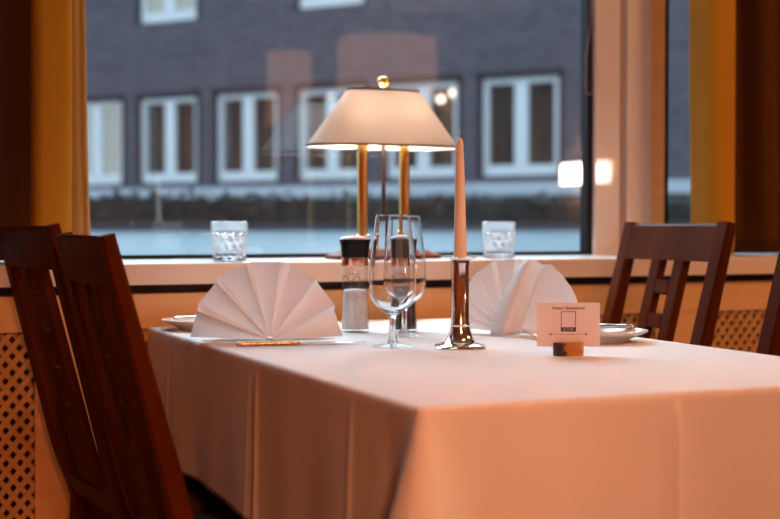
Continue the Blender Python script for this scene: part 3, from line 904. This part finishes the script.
M['pendant'] = emit_mat('pendant_fabric', (1, .42, .20), .85)
def pendant(x, y, zc, r, h, label):
    t = empty('pendant_lamp', (x, y, zc)); tag(t, label, 'lamp', 'pendant lamps in the dining room')
    bm = bmesh.new(); add_lathe(bm, [(r, -h/2), (r*.97, h/2)], 40); thicken(bm, .002)
    link('shade', bm, M['pendant'], t, True, auto=40)
    bm = bmesh.new(); add_tube(bm, [(0, 0, h/2-.05), (0, 0, ZC-zc)], .006, 8)
    for k in range(3):
        a = k*2*PI/3; add_tube(bm, [(0, 0, h/2-.05), (r*.96*math.cos(a), r*.96*math.sin(a), h/2-.04)], .003, 6)
    link('hanger', bm, M['trim'], t)
    link('bulb', lathe([(0, .06), (.03, .05), (.045, 0), (.03, -.05), (0, -.06)], 20), M['tube'], t, True)
pendant(3.43, -4.0, 1.99, .175, .55, 'slender drum pendant lamp mirrored in the pane left of the table lamp')
pendant(4.25, -4.0, 2.20, .40, .42, 'wide drum pendant lamp mirrored in the pane above the table lamp')

# ceiling lamps: opal discs with an area light each
M['opal'] = emit_mat('opal_glass', (1, .55, .28), 3)
def ceiling_lamp(x, y, r, power, color, label, aim=None, spread=180):
    t = empty('ceiling_lamp', (x, y, ZC)); tag(t, label, 'lamp', 'ceiling lamps')
    link('housing', lathe([(0, 0), (r+.02, 0), (r+.02, -.03), (r, -.035), (0, -.035)], 40), M['brass'], t, True, auto=40)
    link('diffuser', lathe([(r-.01, -.0355), (r-.03, -.050), (0, -.056)], 40), M['opal'], t, True)
    ld = bpy.data.lights.new('ceiling_light', 'AREA'); ld.shape = 'DISK'; ld.size = 2*r; ld.energy = power; ld.color = color
    lo = bpy.data.objects.new('ceiling_light', ld); COL.objects.link(lo); lo.location = (x, y, ZC-.07); ld.spread = math.radians(spread)
    if aim: lo.rotation_euler = (Vector(aim)-Vector(lo.location)).to_track_quat('-Z', 'Y').to_euler()
WARM = (1., .42, .17)
ceiling_lamp(1.05, .55, .30, 5, (1., .55, .38), 'round opal ceiling lamp over the near end of the table')
ceiling_lamp(-.25, -2.6, .28, 84, (1., .30, .105), 'round opal ceiling lamp over the aisle')
ceiling_lamp(.15, -1.5, .20, 2.0, (1., .34, .17), 'small round ceiling spotlight out of view, added to pool light on the table', (.62, 1.40, .82), 27)  # added spot: light pools at the near corner and falls off around it
ceiling_lamp(3.2, .9, .25, 40, (1., .46, .2), 'round opal ceiling lamp out of view, added to light the right side')  # added for warm light on the right-hand panelling and curtains

# ------------------------------------------------------------------ outside
struct('street', box(-40, 60, 3.2, 60, -1.0, -.55), M['street'])
bm = bmesh.new()
A_ = [bm.verts.new((-9, y, z)) for y, z in ((8.0, -.55), (8.0, .20), (9.30, .905), (9.36, .905), (9.36, -.55))]
B_ = [bm.verts.new((12.5, v.co.y, v.co.z)) for v in A_]
for i in range(5): bm.faces.new((A_[i], A_[(i+1) % 5], B_[(i+1) % 5], B_[i]))
bm.faces.new(A_); bm.faces.new(B_[::-1]); bmesh.ops.recalc_face_normals(bm, faces=bm.faces)
w = struct('wall_outside', bm, M['parapet'])
struct('trim_12', box(-9, 12.5, 9.30, 9.40, .905, .965), M['coping'])

# clipped hedge: leaves scattered over a solid core
def hedge(x0, x1, y0, y1, z0, z1, n):
    bm = bmesh.new(); add_box(bm, x0, x1, y0, y1, z0, z1)
    for _ in range(n):
        f = random.random()
        if f < .65: p = Vector((random.uniform(x0, x1), y0, random.uniform(z0+.5, z1)))
        else: p = Vector((random.uniform(x0, x1), random.uniform(y0, y1), z1))
        p += Vector((random.gauss(0, .03), random.gauss(-.02, .04), random.gauss(0, .035)))
        s = random.uniform(.03, .075)
        d = Vector((random.gauss(0, 1), random.gauss(0, 1), random.gauss(0, 1))).normalized(); e = d.orthogonal().normalized()
        vs = [bm.verts.new(p+d*s), bm.verts.new(p+e*s*.45), bm.verts.new(p-d*s), bm.verts.new(p-e*s*.45)]
        bm.faces.new(vs)
    o = link('hedge', bm, M['hedge'], None)
    return tag(o, 'dark clipped hedge behind the pale wall across the window', 'hedge')
hedge(-9, 11, 11.0, 12.0, -.55, 1.165, 7000)

# brick house across the street
BX, BY, BA = 7.946, 18.463, math.radians(-53.0)
t = empty('house', (BX, BY, 0), BA)
tag(t, 'dark brick house with white framed windows across the street', 'house')
SP = 1.566; WW = 1.229; ZL0, ZL1, ZU0, ZU1 = 1.625, 3.075, 4.26, 5.75
ops_ = [((i-3)*SP, (i-3)*SP+WW, ZL0, ZL1) for i in range(-1, 5)] + [((i-3)*SP, (i-3)*SP+WW, ZU0, ZU1) for i in (0, 2, 4)]
xs = sorted({-14., 13.}|{v for o_ in ops_ for v in o_[:2]}); zs = sorted({-.6, 6.6}|{v for o_ in ops_ for v in o_[2:]})
bm = bmesh.new()
for a, b_ in zip(xs, xs[1:]):
    for c_, d_ in zip(zs, zs[1:]):
        mx_, mz_ = (a+b_)/2, (c_+d_)/2
        if any(o_[0] < mx_ < o_[1] and o_[2] < mz_ < o_[3] for o_ in ops_): continue
        add_box(bm, a, b_, 0, .35, c_, d_)
link('brick_wall', bm, M['brick'], t)
link('ledge', box(-14, 13, -.12, 0, 1.36, 1.54, .01), M['ledge'], t)
link('plinth', box(-14, 13, -.05, 0, -.6, 1.36), M['ext_reveal'], t)
for k, (a, b_, z0, z1) in enumerate(ops_):
    bm = bmesh.new(); fw = .11; md_ = .10
    add_box(bm, a+.02, a+fw, .06, .14, z0+.02, z1-.05); add_box(bm, b_-fw, b_-.02, .06, .14, z0+.02, z1-.05)
    add_box(bm, a+fw, b_-fw, .06, .14, z0+.02, z0+.17); add_box(bm, a+fw, b_-fw, .06, .14, z1-.13, z1-.05)
    mid = (a+b_)/2; add_box(bm, mid-md_, mid+md_, .05, .14, z0+.17, z1-.13)
    wf = link('window', bm, M['ext_frame'], t)
    link('pane', box(a+fw, b_-fw, .10, .104, z0+.17, z1-.13), M['ext_glass'], wf)
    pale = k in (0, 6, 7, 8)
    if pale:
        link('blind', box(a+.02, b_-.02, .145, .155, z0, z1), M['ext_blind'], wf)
    else:
        link('curtain', box(a, b_, .36, .38, z0, z1), M['ext_room'], wf)
    link('reveal', (lambda q: (add_box(q, a-.045, a+.02, -.012, .06, z0-.02, z1+.05), add_box(q, b_-.02, b_+.045, -.012, .06, z0-.02, z1+.05), add_box(q, a-.045, b_+.045, -.012, .06, z1-.05, z1+.05), q)[-1])(bmesh.new()), M['ext_reveal'], wf)
    if k == 4:
        for gx, gz in ((.84, 2.79), (1.05, 2.87)):
            link('globe_lamp', lathe([(0, -.06), (.045, -.04), (.06, 0), (.045, .04), (0, .06)], 16, cx=a+gx, cy=.175).copy() if False else (lambda q: (bmesh.ops.translate(q, vec=(0, 0, gz), verts=q.verts), q)[-1])(lathe([(0, -.06), (.045, -.04), (.06, 0), (.045, .04), (0, .06)], 16, cx=a+gx, cy=.175)), M['ext_lamp'], wf, True)

# ------------------------------------------------------------------ light
w = bpy.data.worlds.new('sky'); scene.world = w; w.use_nodes = True
bg = w.node_tree.nodes['Background']; bg.inputs[0].default_value = (.60, .80, 1.0, 1); bg.inputs[1].default_value = 1.65
sd = bpy.data.lights.new('overcast_sky', 'SUN'); sd.energy = 7.0; sd.angle = math.radians(60); sd.color = (.62, .85, 1.)
so = bpy.data.objects.new('overcast_sky', sd); COL.objects.link(so)
so.rotation_euler = Vector((-.12, -1., -.95)).to_track_quat('-Z', 'Y').to_euler()
so.location = (0, 12, 12)

# ------------------------------------------------------------------ camera
cd = bpy.data.cameras.new('camera'); cam = bpy.data.objects.new('camera', cd); COL.objects.link(cam)
cam.location = (0, 0, .945); cam.rotation_euler = (math.radians(90-1.464), 0, math.radians(-23.5))
cd.sensor_width = 36; cd.lens = 62.3; cd.clip_start = .05; cd.clip_end = 200
cd.dof.use_dof = True; cd.dof.focus_distance = 2.16; cd.dof.aperture_fstop = 3.6
scene.camera = cam
vs = scene.view_settings
vs.view_transform = 'Standard'; vs.look = 'None'; vs.exposure = 0.13; vs.gamma = 1; vs.use_curve_mapping = False
scene.cycles.max_bounces = 14; scene.cycles.transparent_max_bounces = 16; scene.cycles.transmission_bounces = 14
scene.cycles.sample_clamp_indirect = 6
scene.cycles.blur_glossy = .3
scene.cycles.sampling_pattern = 'TABULATED_SOBOL'
